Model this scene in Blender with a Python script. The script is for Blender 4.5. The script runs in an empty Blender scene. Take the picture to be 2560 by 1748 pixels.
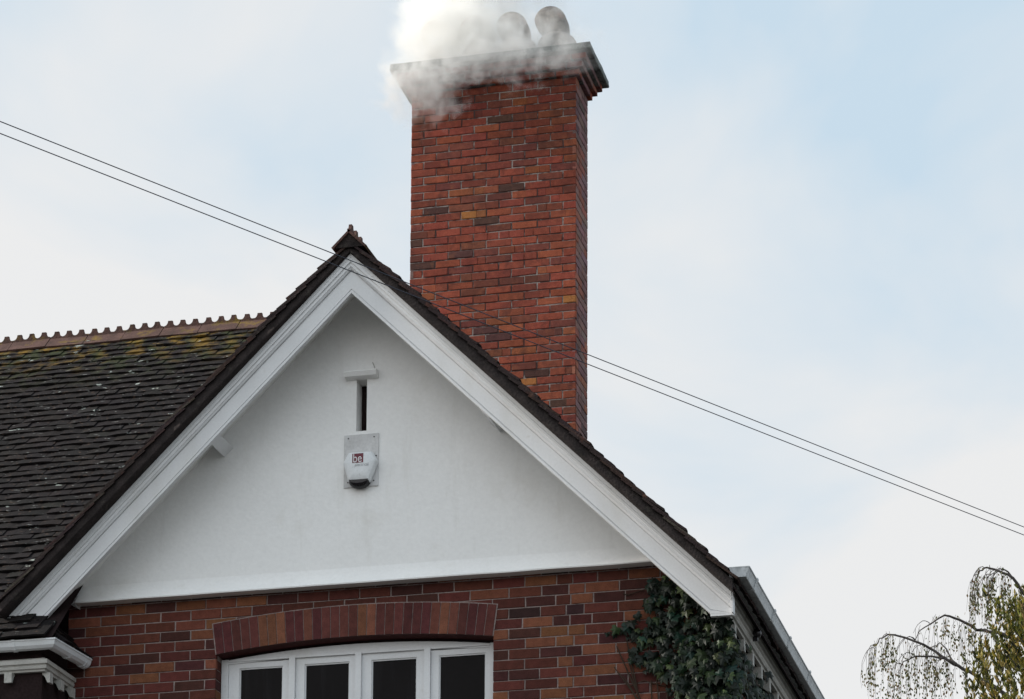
import bpy, math, random
from mathutils import Vector, Matrix, noise as mnoise
R_ = random.Random(7)
scene = bpy.context.scene
col = scene.collection

# ------------------------------------------------------------------ camera
CAM = Vector((6.068, -19.249, 1.6))
cd = bpy.data.cameras.new('camera'); cam = bpy.data.objects.new('camera', cd); col.objects.link(cam)
cd.sensor_width = 36; cd.lens = 105.975; cd.shift_x = 0; cd.shift_y = 0.646948
cd.clip_start = 0.1; cd.clip_end = 2000
rot = Matrix(((0.969605, 0.034203, 0.242273), (0.24463, -0.154534, -0.957223), (0.004699, 0.987395, -0.158204)))
cam.matrix_world = Matrix.Translation(CAM) @ rot.to_4x4()
scene.camera = cam

# ------------------------------------------------------------------ light
SUN_EL, SUN_AZ = math.radians(33), math.radians(-97)   # azimuth from +Y towards +X : low hazy sun from the left, grazing the front
wd = bpy.data.worlds.new('World'); scene.world = wd; wd.use_nodes = True
nt = wd.node_tree; nt.nodes.clear()
def N(t, kind, **kw):
    n = t.nodes.new(kind)
    for k, v in kw.items(): setattr(n, k, v)
    return n
out = N(nt, 'ShaderNodeOutputWorld'); bg = N(nt, 'ShaderNodeBackground'); bg.inputs[1].default_value = 0.1
sky = N(nt, 'ShaderNodeTexSky', sky_type='NISHITA'); sky.sun_disc = False
sky.sun_elevation = SUN_EL; sky.sun_rotation = SUN_AZ; sky.air_density = 1.0; sky.dust_density = 2.0
tc = N(nt, 'ShaderNodeTexCoord')
mp = N(nt, 'ShaderNodeMapping'); mp.inputs['Location'].default_value = (0.35, 0.1, 0.2); mp.inputs['Scale'].default_value = (1.0, 1.0, 1.3)
n1 = N(nt, 'ShaderNodeTexNoise'); n1.inputs['Scale'].default_value = 7.0; n1.inputs['Detail'].default_value = 5; n1.inputs['Roughness'].default_value = .5; n1.inputs['Distortion'].default_value = .4
rp = N(nt, 'ShaderNodeMapRange'); rp.inputs[1].default_value = .30; rp.inputs[2].default_value = .70; rp.inputs[3].default_value = -.12; rp.inputs[4].default_value = 1.1
mx = N(nt, 'ShaderNodeMix', data_type='RGBA'); mx.inputs['A'].default_value = (6.3, 7.75, 8.9, 1); mx.inputs['B'].default_value = (9.1, 9.08, 9.0, 1)
# thin bright overcast: the clear sky only shows through it
mx2 = N(nt, 'ShaderNodeMix', data_type='RGBA'); mx2.inputs['Factor'].default_value = .9
# clearer towards the upper right of the street
dv = N(nt, 'ShaderNodeVectorMath', operation='DOT_PRODUCT'); dv.inputs[1].default_value = (1.0, .24, .55)
dr = N(nt, 'ShaderNodeMapRange'); dr.inputs[1].default_value = .05; dr.inputs[2].default_value = .5; dr.inputs[3].default_value = .22; dr.inputs[4].default_value = -.46
ad = N(nt, 'ShaderNodeMath', operation='ADD', use_clamp=True); ad0 = N(nt, 'ShaderNodeMath', operation='ADD')
sp0 = N(nt, 'ShaderNodeSeparateXYZ'); er = N(nt, 'ShaderNodeMapRange'); er.inputs[1].default_value = .25; er.inputs[2].default_value = .46; er.inputs[3].default_value = .72; er.inputs[4].default_value = -.14
L = nt.links.new
L(tc.outputs['Generated'], mp.inputs[0]); L(mp.outputs[0], n1.inputs['Vector']); L(n1.outputs['Fac'], rp.inputs[0])
L(tc.outputs['Generated'], dv.inputs[0]); L(dv.outputs['Value'], dr.inputs[0]); L(tc.outputs['Generated'], sp0.inputs[0]); L(sp0.outputs[2], er.inputs[0]); L(rp.outputs[0], ad0.inputs[0]); L(er.outputs[0], ad0.inputs[1]); L(ad0.outputs[0], ad.inputs[0]); L(dr.outputs[0], ad.inputs[1])
L(ad.outputs[0], mx.inputs['Factor']); L(sky.outputs[0], mx2.inputs['A']); L(mx.outputs['Result'], mx2.inputs['B'])
dv2 = N(nt, 'ShaderNodeVectorMath', operation='DOT_PRODUCT'); dv2.inputs[1].default_value = (-.25, -1.0, .35)
dr2 = N(nt, 'ShaderNodeMapRange'); dr2.inputs[1].default_value = 0.0; dr2.inputs[2].default_value = .8; dr2.inputs[3].default_value = 1.0; dr2.inputs[4].default_value = 1.45  # unseen sky behind the camera boosted, added to brighten the front wall
vs = N(nt, 'ShaderNodeVectorMath', operation='SCALE')
L(tc.outputs['Generated'], dv2.inputs[0]); L(dv2.outputs['Value'], dr2.inputs[0]); L(mx2.outputs['Result'], vs.inputs[0]); L(dr2.outputs[0], vs.inputs['Scale'])
L(vs.outputs[0], bg.inputs[0]); L(bg.outputs[0], out.inputs[0])

sl = bpy.data.lights.new('sun', 'SUN'); sl.energy = 4.4; sl.angle = math.radians(5); sl.color = (1.0, .94, .86)
so = bpy.data.objects.new('sun', sl); col.objects.link(so)
d = Vector((math.sin(SUN_AZ)*math.cos(SUN_EL), math.cos(SUN_AZ)*math.cos(SUN_EL), math.sin(SUN_EL)))
so.rotation_euler = (-d).to_track_quat('-Z', 'Y').to_euler(); so.location = (-30, -6, 25)

scene.view_settings.view_transform = 'Standard'; scene.view_settings.look = 'None'
scene.view_settings.exposure = 0; scene.view_settings.gamma = 1; scene.view_settings.use_curve_mapping = False
scene.cycles.volume_bounces = 32; scene.cycles.max_bounces = 32; scene.cycles.volume_step_rate = 1.0
scene.cycles.volume_max_steps = 256

# ------------------------------------------------------------------ helpers
class MB:
    def __init__(s): s.v = []; s.f = []; s.m = []; s.c = []; s.sm = []
    def face(s, pts, m=0, c=(1, 1, 1), smooth=False):
        b = len(s.v); s.v += [tuple(p) for p in pts]; s.f.append(tuple(range(b, b+len(pts)))); s.m.append(m); s.c.append(c); s.sm.append(smooth)
    def grid(s, rows, m=0, c=(1, 1, 1), closed=False, smooth=True):
        b = len(s.v); n = len(rows[0])
        for r in rows: s.v += [tuple(p) for p in r]
        for i in range(len(rows)-1):
            for j in range(n if closed else n-1):
                k = (j+1) % n
                s.f.append((b+i*n+j, b+i*n+k, b+(i+1)*n+k, b+(i+1)*n+j)); s.m.append(m); s.c.append(c); s.sm.append(smooth)
    def hexa(s, p, m=0, c=(1, 1, 1), skip=()):
        # p: 8 points, 0-3 bottom ring, 4-7 top ring
        b = len(s.v); s.v += [tuple(q) for q in p]
        for k, q in enumerate(((3, 2, 1, 0), (4, 5, 6, 7), (0, 1, 5, 4), (1, 2, 6, 5), (2, 3, 7, 6), (3, 0, 4, 7))):
            if k in skip: continue
            s.f.append(tuple(b+i for i in q)); s.m.append(m); s.c.append(c); s.sm.append(False)
    def box(s, x0, x1, y0, y1, z0, z1, m=0, c=(1, 1, 1)):
        s.hexa([(x0, y0, z0), (x1, y0, z0), (x1, y1, z0), (x0, y1, z0), (x0, y0, z1), (x1, y0, z1), (x1, y1, z1), (x0, y1, z1)], m, c)
    def sweep(s, prof, frames, m=0, c=(1, 1, 1), caps=True, smooth=False):
        # prof: list of (a,b); frames: list of (origin, A, B)
        rows = [[o + A*a + B*b for a, b in prof] for o, A, B in frames]
        s.grid(rows, m, c, closed=True, smooth=smooth)
        if caps: s.face(rows[0][::-1], m, c); s.face(rows[-1], m, c)
    def tube(s, pts, rad, n=6, m=0, c=(1, 1, 1), smooth=True):
        pts = [Vector(p) for p in pts]; rows = []
        for i, p in enumerate(pts):
            t = (pts[min(i+1, len(pts)-1)] - pts[max(i-1, 0)])
            t = t.normalized() if t.length > 1e-9 else Vector((0, 0, 1))
            a = t.orthogonal().normalized() if abs(t.z) > .95 else t.cross(Vector((0, 0, 1))).normalized()
            b = t.cross(a); r = rad[i] if isinstance(rad, (list, tuple)) else rad
            rows.append([p + (a*math.cos(2*math.pi*k/n) + b*math.sin(2*math.pi*k/n))*r for k in range(n)])
        s.grid(rows, m, c, closed=True, smooth=smooth)
        s.face(rows[0][::-1], m, c); s.face(rows[-1], m, c)
    def lathe(s, c0, prof, n=28, m=0, c=(1, 1, 1), lean=None):
        rows = []
        for r, h, *o in prof:
            ox, oy = o if o else (0, 0)
            rows.append([(c0[0]+ox+r*math.cos(2*math.pi*k/n), c0[1]+oy+r*math.sin(2*math.pi*k/n), c0[2]+h) for k in range(n)])
        s.grid(rows, m, c, closed=True)
        s.face(rows[0][::-1], m, c); s.face(rows[-1], m, c)
    def build(s, name, mats, parent=None, recalc=True):
        me = bpy.data.meshes.new(name)
        off = parent_world(parent) if parent else Vector((0, 0, 0))
        me.from_pydata([tuple(Vector(v)-off) for v in s.v], [], s.f)
        for m in (mats if isinstance(mats, (list, tuple)) else [mats]): me.materials.append(m)
        me.polygons.foreach_set('material_index', s.m); me.polygons.foreach_set('use_smooth', s.sm)
        ca = me.attributes.new('tint', 'FLOAT_COLOR', 'FACE')
        flat = []
        for c in s.c: flat += [c[0], c[1], c[2], 1]
        ca.data.foreach_set('color', flat)
        if recalc:
            import bmesh
            bm = bmesh.new(); bm.from_mesh(me); bmesh.ops.recalc_face_normals(bm, faces=bm.faces); bm.to_mesh(me); bm.free()
        me.update()
        o = bpy.data.objects.new(name, me); col.objects.link(o)
        if parent: o.parent = parent
        return o
def parent_world(p):
    w = Vector((0, 0, 0))
    while p: w += p.location; p = p.parent
    return w
def tag(o, label=None, cat=None, group=None, kind=None):
    for k, v in (('label', label), ('category', cat), ('group', group), ('kind', kind)):
        if v: o[k] = v
    return o
def empty(name, loc, label, cat, group=None):
    o = bpy.data.objects.new(name, None); o.location = loc; col.objects.link(o); o.empty_display_size = .2
    return tag(o, label, cat, group)

# ------------------------------------------------------------------ materials
def mat(name, base=(.5, .5, .5), rough=.8, attr=False, noise=(8, .2), fine=(120, .15), bump=.0, bscale=60, spec=.3, stains=None, coat=0):
    """procedural surface: base colour (or the per-face tint), two octaves of noise, optional stains [(colour, scale, lo, hi, amount)]"""
    m = bpy.data.materials.new(name); m.use_nodes = True; t = m.node_tree; P = t.nodes['Principled BSDF']; K = t.links.new
    P.inputs['Roughness'].default_value = rough; P.inputs['Specular IOR Level'].default_value = spec
    co = N(t, 'ShaderNodeTexCoord').outputs['Object']
    if attr: cur = N(t, 'ShaderNodeAttribute', attribute_name='tint').outputs['Color']
    else:
        rgb = N(t, 'ShaderNodeRGB'); rgb.outputs[0].default_value = (*base, 1); cur = rgb.outputs[0]
    for sc, amp in (noise, fine):
        if not amp: continue
        nz = N(t, 'ShaderNodeTexNoise'); nz.inputs['Scale'].default_value = sc; nz.inputs['Detail'].default_value = 4; K(co, nz.inputs['Vector'])
        mr = N(t, 'ShaderNodeMapRange'); mr.inputs[1].default_value = .25; mr.inputs[2].default_value = .75
        mr.inputs[3].default_value = 1-amp; mr.inputs[4].default_value = 1+amp; K(nz.outputs['Fac'], mr.inputs[0])
        mm = N(t, 'ShaderNodeMix', data_type='RGBA', blend_type='MULTIPLY'); mm.inputs['Factor'].default_value = 1
        K(cur, mm.inputs['A']); K(mr.outputs[0], mm.inputs['B']); cur = mm.outputs['Result']
    for st in stains or []:
        c, sc, lo, hi, am = st[:5]
        nz = N(t, 'ShaderNodeTexNoise'); nz.inputs['Scale'].default_value = sc; nz.inputs['Detail'].default_value = 6; nz.inputs['Roughness'].default_value = .62
        vec = co
        if len(st) > 5:
            mpp = N(t, 'ShaderNodeMapping'); mpp.inputs['Scale'].default_value = st[5]; K(co, mpp.inputs[0]); vec = mpp.outputs[0]
        K(vec, nz.inputs['Vector'])
        mr = N(t, 'ShaderNodeMapRange'); mr.inputs[1].default_value = lo; mr.inputs[2].default_value = hi; mr.inputs[4].default_value = am; K(nz.outputs['Fac'], mr.inputs[0])
        f = mr.outputs[0]
        if len(st) > 6:      # band along one axis: (axis, v0, v1)
            ax, v0, v1 = st[6]; sp = N(t, 'ShaderNodeSeparateXYZ'); K(co, sp.inputs[0])
            b = N(t, 'ShaderNodeMapRange'); b.inputs[1].default_value = v0; b.inputs[2].default_value = v1; K(sp.outputs[ax], b.inputs[0])
            mu = N(t, 'ShaderNodeMath', operation='MULTIPLY'); K(f, mu.inputs[0]); K(b.outputs[0], mu.inputs[1]); f = mu.outputs[0]
        mm = N(t, 'ShaderNodeMix', data_type='RGBA'); mm.inputs['B'].default_value = (*c, 1); K(cur, mm.inputs['A']); K(f, mm.inputs['Factor']); cur = mm.outputs['Result']
    K(cur, P.inputs['Base Color'])
    if bump:
        nz = N(t, 'ShaderNodeTexNoise'); nz.inputs['Scale'].default_value = bscale; nz.inputs['Detail'].default_value = 5; K(co, nz.inputs['Vector'])
        bp = N(t, 'ShaderNodeBump'); bp.inputs['Strength'].default_value = bump; bp.inputs['Distance'].default_value = .01; K(nz.outputs['Fac'], bp.inputs['Height']); K(bp.outputs[0], P.inputs['Normal'])
    return m

M_brick = mat('brick', attr=True, rough=.9, noise=(22, .22), fine=(150, .28), bump=.5, bscale=110, spec=.2,
              stains=[((.03, .018, .02), 9, .55, .75, .55), ((.28, .10, .032), 11, .58, .76, .42), ((.028, .020, .019), 4.5, .46, .66, .55, (1, 1, .4), (2, 12.4, 13.7)), ((.05, .025, .022), 2.5, .5, .7, .4)])
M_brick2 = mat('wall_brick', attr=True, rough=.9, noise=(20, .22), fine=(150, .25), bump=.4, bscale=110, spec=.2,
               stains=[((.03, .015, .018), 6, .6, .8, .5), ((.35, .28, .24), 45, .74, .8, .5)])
M_mort = mat('mortar', (.30, .26, .235), rough=.95, noise=(3, .25), fine=(60, .3), bump=.4, stains=[((.035, .022, .022), 7, .44, .54, .9)])
M_mort2 = mat('wall_mortar', (.25, .20, .185), rough=.95, noise=(5, .25), fine=(60, .3), bump=.4, stains=[((.06, .04, .04), 6, .58, .7, .6)])
M_render = mat('painted_render', (.84, .835, .82), rough=.85, noise=(1.3, .035), fine=(40, .03), bump=.25, bscale=35, spec=.2,
               stains=[((.56, .53, .46), 2.2, .58, .86, .4), ((.58, .56, .51), 9, .56, .78, .30, (1, 1, .16)), ((.42, .39, .34), 60, .71, .79, .4)])
M_white = mat('white_paint', (.69, .695, .70), rough=.5, noise=(3, .05), fine=(60, .035), bump=.08, bscale=70, spec=.4,
              stains=[((.45, .43, .38), 12, .62, .8, .45, (1, 1, 1)), ((.5, .48, .42), 3.0, .55, .8, .35, (1, 1, .3))])
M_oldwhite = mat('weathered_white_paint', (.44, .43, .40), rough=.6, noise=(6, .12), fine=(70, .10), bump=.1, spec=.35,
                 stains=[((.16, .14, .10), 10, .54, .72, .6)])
M_tile = mat('clay_tile', attr=True, rough=.92, noise=(5, .3), fine=(90, .4), bump=.6, bscale=90, spec=.15,
             stains=[((.22, .13, .018), 5.5, .49, .63, .8, (1, 1.0, 1.6), (2, 10.55, 10.95)),
                     ((.05, .065, .02), 8, .50, .62, .5, (1, 1, 1), (2, 10.3, 10.9)),
                     ((.40, .44, .41), 8.0, .668, .685, .8, (.75, 1, 1.7)), ((.33, .36, .32), 3.6, .675, .69, .85, (.8, 1, 1.6)),
                     ((.26, .26, .25), 24, .65, .68, .65, (.55, 1, 1.8)),
                     ((.08, .05, .035), 30, .6, .66, .6)])
M_verge = mat('verge_tile', attr=True, rough=.92, noise=(5, .3), fine=(90, .4), bump=.6, bscale=90, spec=.15,
             stains=[((.12, .11, .09), 18, .62, .72, .5), ((.10, .035, .02), 9, .58, .7, .5)])
M_ridge = mat('ridge_tile', (.085, .047, .039), rough=.9, noise=(9, .35), fine=(90, .3), bump=.5, spec=.2,
              stains=[((.20, .13, .02), 6, .56, .66, .8), ((.03, .025, .022), 12, .55, .7, .7), ((.35, .33, .3), 50, .72, .75, .6)])
M_vm = mat('verge_mortar', (.024, .018, .017), rough=.95, noise=(12, .4), fine=(80, .4), bump=.7, stains=[((.07, .062, .05), 14, .60, .74, .6)])
M_cap = mat('weathered_cement', (.17, .185, .175), rough=.95, noise=(6, .35), fine=(70, .3), bump=.6, stains=[((.035, .04, .04), 9, .5, .62, .8), ((.25, .22, .12), 14, .66, .74, .6)])
M_pot = mat('clay_pot', (.42, .37, .33), rough=.85, noise=(7, .2), fine=(60, .2), bump=.2, stains=[((.07, .065, .06), 5, .5, .66, .6), ((.34, .17, .12), 6, .58, .7, .5)])
M_plastic = mat('white_plastic', (.72, .74, .75), rough=.35, noise=(8, .05), fine=(90, .05), spec=.45, stains=[((.2, .2, .19), 18, .60, .75, .45)])
M_gut = mat('grey_gutter', (.50, .52, .53), rough=.45, noise=(8, .1), fine=(60, .1), spec=.4, stains=[((.18, .2, .2), 16, .5, .66, .6)])
M_dark = mat('dark_timber_and_shade', (.022, .014, .014), rough=.9, noise=(6, .3), fine=(60, .3), spec=.1)  # dark boards and backing; also stands for shade in the window head gap
M_glass = mat('window_glass', (.005, .004, .0045), rough=.08, noise=(3, .3), fine=(40, .1), spec=.07, stains=[((.014, .013, .015), 5, .55, .75, .8, (4, 1, .25))])
M_black = mat('black_plastic', (.012, .010, .012), rough=.25, fine=(60, .1), spec=.4)
M_plate = mat('weathered_backplate', (.56, .555, .55), rough=.7, noise=(9, .15), fine=(60, .12), stains=[((.62, .62, .62), 12, .5, .62, .7, (1, 1, .25))])
M_maroon = mat('maroon_print', (.16, .035, .05), rough=.5, fine=(90, .12))
M_print = mat('white_print', (.78, .76, .77), rough=.5)
M_greyprint = mat('grey_print', (.34, .35, .36), rough=.5)
M_lead = mat('lead_flashing', (.30, .31, .32), rough=.5, noise=(10, .2), spec=.4)
M_cable = mat('cable_sheath', (.045, .048, .065), rough=.6, spec=.3)
M_ground = mat('street_ground', (.05, .049, .046), rough=.95, noise=(.3, .25), fine=(6, .2))

def foliage(name, rough=.5, trans=.25, spec=.35):
    m = mat(name, attr=True, rough=rough, noise=(6, .25), fine=(40, .15), spec=spec)
    t = m.node_tree; P = t.nodes['Principled BSDF']; o = t.nodes['Material Output']
    tr = N(t, 'ShaderNodeBsdfTranslucent'); ms = N(t, 'ShaderNodeMixShader'); ms.inputs[0].default_value = trans
    src = P.inputs['Base Color'].links[0].from_socket
    t.links.new(src, tr.inputs[0]); t.links.new(P.outputs[0], ms.inputs[1]); t.links.new(tr.outputs[0], ms.inputs[2]); t.links.new(ms.outputs[0], o.inputs[0])
    return m
M_ivy = foliage('ivy_leaf', .5, .12, .3)
M_leaf = foliage('tree_leaf', .5, .3)
M_bark = mat('bark', (.075, .065, .06), rough=.9, noise=(3, .3), fine=(30, .3), spec=.15)
M_stem = mat('ivy_stem', (.05, .035, .025), rough=.9, spec=.15)

# ------------------------------------------------------------------ constants of the house (metres)
AX, MP = .132, .985                   # gable apex x, tangent of the roof pitch
ZB = 10.047                           # top edge of the bargeboards at the apex
OV = -.40                             # face of the bargeboards
XW0, XW1 = -2.06, 2.60                # left return and right corner of the front wall
def rake(x, z0=ZB): return z0 - MP*abs(x-AX)
CH_Y, CH_X0, CH_X1, CH_D = 4.356, -.8425, .62, .45

house = empty('brick_house', (0.3, 0, 0), 'red brick house with white rendered gable, dark tiled roofs and a smoking chimney', 'house')

# ------------------------------------------------------------------ brickwork
def pick(rng, pal):
    r = rng.random()*sum(p[0] for p in pal)
    for w, c in pal:
        r -= w
        if r <= 0: break
    k = rng.uniform(.84, 1.16); h = rng.uniform(-.10, .10)
    return (c[0]*k, c[1]*k*(1+h), c[2]*k*(1-h*.5))
PAL_CH = [(6, (0.2496, 0.0594, 0.0340)), (5, (0.2132, 0.0518, 0.0320)), (1.3, (0.2652, 0.0756, 0.0359)), (1.8, (0.1560, 0.0464, 0.0320)), (.7, (0.0832, 0.0378, 0.0301)), (.15, (0.3120, 0.1134, 0.0388)), (1.0, (0.1820, 0.0562, 0.0349))]
PAL_SIDE = [(4, (.23, .125, .115)), (3, (.20, .12, .12)), (2, (.30, .11, .075)), (1, (.12, .075, .075))]
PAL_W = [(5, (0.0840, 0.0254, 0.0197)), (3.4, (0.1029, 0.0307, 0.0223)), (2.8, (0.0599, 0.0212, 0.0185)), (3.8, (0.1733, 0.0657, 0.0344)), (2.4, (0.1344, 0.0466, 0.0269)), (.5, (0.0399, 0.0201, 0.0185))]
def brick(mb, O, U, Nn, u0, u1, z0, z1, c, rng, bev=.004, deep=.03, m=0, jit=.0016):
    Z = Vector((0, 0, 1)); pr = rng.uniform(-.0022, .0022)
    j = lambda: rng.uniform(-jit, jit)
    q = [(u0+j(), z0+j()), (u1+j(), z0+j()), (u1+j(), z1+j()), (u0+j(), z1+j())]
    fr = []
    for i, (u, z) in enumerate(q):
        su = 1 if i in (0, 3) else -1; sz = 1 if i < 2 else -1
        fr.append(O + U*(u+su*bev) + Z*(z+sz*bev) + Nn*(pr))
    mid = [O + U*u + Z*z + Nn*(pr-bev) for u, z in q]
    bk = [O + U*u + Z*z - Nn*deep for u, z in q]
    mb.face(fr, m, c)
    for i in range(4):
        k = (i+1) % 4
        mb.face([mid[i], mid[k], fr[k], fr[i]], m, c); mb.face([bk[i], bk[k], mid[k], mid[i]], m, c)
def course_u(u0, u1, start, L=.225, J=.009):
    """stretchers from u0 to u1; start = phase of the first cross joint"""
    r = []; a = u0; b = u0 + start
    while a < u1 - .012:
        b = min(b, u1)
        if u1 - b < .075: b = u1
        r.append((a + (J/2 if a > u0 else 0), b - (J/2 if b < u1 else 0))); a = b; b += L
    return r
X, Y, Z = Vector((1, 0, 0)), Vector((0, 1, 0)), Vector((0, 0, 1))

# --- front wall
wall = MB(); rng = random.Random(11)
CZ, ZTOP = .0725, 7.86
def intr(x):
    return 7.446 - ((x-.058)**2)/15.2
OPN = (-.947, 1.052)
for i in range(0, 30):
    z1 = ZTOP - i*CZ - .0035; z0 = z1 - CZ + .007
    # left of and above the window: plain stretcher bond; right part has a closer and a header in every course
    bl = course_u(XW0, 1.04+(.0 if i % 2 else .115), (.13 if i % 2 else .245))
    xs = bl[-1][1] + .009
    w = ([.222, .222, .115, .166, .226, .226, .226] if i % 2 else [.228, .19, .115, .226, .229, .229])
    br = []
    a = xs
    for k in w:
        k = k + rng.uniform(-.012, .012)
        if a + k > XW1 - .05: break
        br.append((a, a+k-.009)); a += k
    br.append((a, XW1))
    for u0, u1 in bl + br:
        segs = [(u0, u1)]
        if u1 > OPN[0] and u0 < OPN[1] and z0 < max(intr(min(max(u, OPN[0]), OPN[1])) for u in (u0, (u0+u1)/2, u1)) + .004:
            segs = []
            if u0 < OPN[0]: segs.append((u0, min(u1, OPN[0])))
            if u1 > OPN[1]: segs.append((max(u0, OPN[1]), u1))
        xm_ = AX + (ZB-.06-z1)/MP
        for a, b in segs:
            b = min(b, xm_)
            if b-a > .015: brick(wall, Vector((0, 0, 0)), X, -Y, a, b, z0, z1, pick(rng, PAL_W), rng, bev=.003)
    # reveals of the opening (left reveal faces the street corner)
    if z1 < 7.40:
        o = .052 if i % 2 else .0
        brick(wall, Vector((OPN[0], 0, 0)), Y, X, .006, .125, z0, z1, pick(rng, PAL_W), rng, bev=.002)
        brick(wall, Vector((OPN[1], 0, 0)), Y, -X, .006, .125, z0, z1, pick(rng, PAL_W), rng, bev=.002)
    # right-hand return wall
    for u0, u1 in course_u(0, 4.2, (.105 if i % 2 else .225)) if z1 < 7.56 else []:
        brick(wall, Vector((XW1, 0, 0)), Y, X, u0+.002, u1, z0, z1, pick(rng, PAL_W), rng, bev=.003)
# mortar body
def slab(mb, x0, x1, z0, z1, y0, y1, m): mb.box(x0, x1, y0, y1, z0, z1, m)
slab(wall, XW0, OPN[0]-.004, 5.4, ZTOP, .0055, .25, 1); slab(wall, OPN[1]+.004, XW1-.0055, 5.4, 7.54, .0055, .25, 1); slab(wall, OPN[1]+.004, 2.24, 7.541, ZTOP, .0055, .25, 1)
pts = [OPN[0]-.004 + (OPN[1]-OPN[0]+.008)*k/24 for k in range(25)]
for a, b in zip(pts[:-1], pts[1:]):
    wall.hexa([(a, .0055, intr(a)+.004), (b, .0055, intr(b)+.004), (b, .25, intr(b)+.004), (a, .25, intr(a)+.004), (a, .0055, ZTOP), (b, .0055, ZTOP), (b, .25, ZTOP), (a, .25, ZTOP)], 1)
slab(wall, XW1-.25, XW1-.0055, 5.4, 7.54, .26, 4.2, 1)
# plain lower storey
slab(wall, XW0, XW1-.003, 0, 5.39, .003, .25, 1); slab(wall, XW1-.25, XW1-.003, 0, 5.39, .26, 4.2, 1)
slab(wall, OPN[0]-.004, OPN[1]+.004, 5.395, 5.9, .003, .25, 1)
wall_o = wall.build('wall', [M_brick2, M_mort2], house)

arch = MB(); rng = random.Random(3); nV = 31; cx0 = .058
Rr = 7.6
def arcp(u, h):   # u across, h above intrados
    a = (u-cx0)/Rr
    return Vector((cx0 + (Rr+h)*math.sin(a), 0, 7.446 - Rr + (Rr+h)*math.cos(a)))
for k in range(nV):
    a = OPN[0] + (OPN[1]-OPN[0])*k/nV + .0028; b = OPN[0] + (OPN[1]-OPN[0])*(k+1)/nV - .0028
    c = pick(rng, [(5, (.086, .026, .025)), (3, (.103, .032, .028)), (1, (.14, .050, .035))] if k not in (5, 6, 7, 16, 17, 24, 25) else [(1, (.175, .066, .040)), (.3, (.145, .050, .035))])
    p = [arcp(a, .002), arcp(b, .002), arcp(b, .222), arcp(a, .222)]
    pr = rng.uniform(-.001, .001)
    F = [q - Y*(.0085+pr) for q in p]; B = [q + Y*.10 for q in p]
    arch.face(F, 0, c)
    for i in range(4):
        j = (i+1) % 4; arch.face([B[i], B[j], F[j], F[i]], 0, c)
rows = [[arcp(OPN[0]-.006+(OPN[1]-OPN[0]+.012)*k/24, h) - Y*.0038 for k in range(25)] for h in (.001, .229)]
arch.grid(rows, 1)
rows = [[arcp(OPN[0]+(OPN[1]-OPN[0])*k/24, .001) + Y*t for k in range(25)] for t in (-.0038, .13)]
arch.grid(rows, 0, (.075, .024, .022))
arch.build('window_arch', [M_brick2, M_mort2], wall_o, recalc=False)

# ------------------------------------------------------------------ window
WY = .108
win = MB()
win.box(-.943, -.893, WY, WY+.09, 5.9, 7.37)
win.box(1.0, 1.048, WY, WY+.09, 5.9, 7.37)
pts = [-.943 + 1.991*k/20 for k in range(21)]
for a, b in zip(pts[:-1], pts[1:]):    # arched head
    def hz(x): return 7.372 - ((x-.058)**2)/40 + .0
    win.hexa([(a, WY+.004, hz(a)-.012), (b, WY+.004, hz(b)-.012), (b, WY+.09, hz(b)-.012), (a, WY+.09, hz(a)-.012), (a, WY+.004, intr(a)-.020), (b, WY+.004, intr(b)-.020), (b, WY+.09, intr(b)-.020), (a, WY+.09, intr(a)-.020)])
    win.hexa([(a, WY+.03, intr(a)-.019), (b, WY+.03, intr(b)-.019), (b, WY+.09, intr(b)-.019), (a, WY+.09, intr(a)-.019), (a, WY+.03, intr(a)+.01), (b, WY+.03, intr(b)+.01), (b, WY+.09, intr(b)+.01), (a, WY+.09, intr(a)+.01)], 1)  # near-black strip: shade under the arch put in as colour
for xm in (-.421, .060, .556):
    win.box(xm-.022, xm+.022, WY-.012, WY+.09, 5.9, 7.36)
win.box(-.96, 1.06, WY-.10, WY+.09, 5.82, 5.9)
win.box(-.893, 1.0, WY-.006, WY+.05, 7.352, 7.362)
window = win.build('window', [M_white, M_dark], house)
for (a, b), (pa, pb) in zip(((-.892, -.444), (-.398, .037), (.083, .533), (.579, .999)), ((-.815, -.495), (-.335, -.009), (.150, .477), (.635, .968))):
    s = MB(); y0, y1 = WY+.012, WY+.06
    top = 7.352 if a in (-.398, .083) else 7.345
    s.box(a, pa, y0, y1, 5.9, top); s.box(pb, b, y0, y1, 5.9, top); s.box(pa, pb, y0+.001, y1-.001, 7.306, top-.001); s.box(pa, pb, y0+.001, y1-.001, 5.9, 5.97)
    for q in ((pa, 1), (pb, -1)):     # glazing bead
        s.box(min(q[0], q[0]+q[1]*.008), max(q[0], q[0]+q[1]*.008), y0+.010, y0+.03, 5.97, 7.306)
    s.box(pa+.008, pb-.008, y0+.010, y0+.03, 7.297, 7.306)
    s.build('sash', M_white, window)
    g = MB(); g.box(pa, pb, y0+.022, y0+.028, 5.95, 7.31); g.build('pane', M_glass, window)

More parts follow.
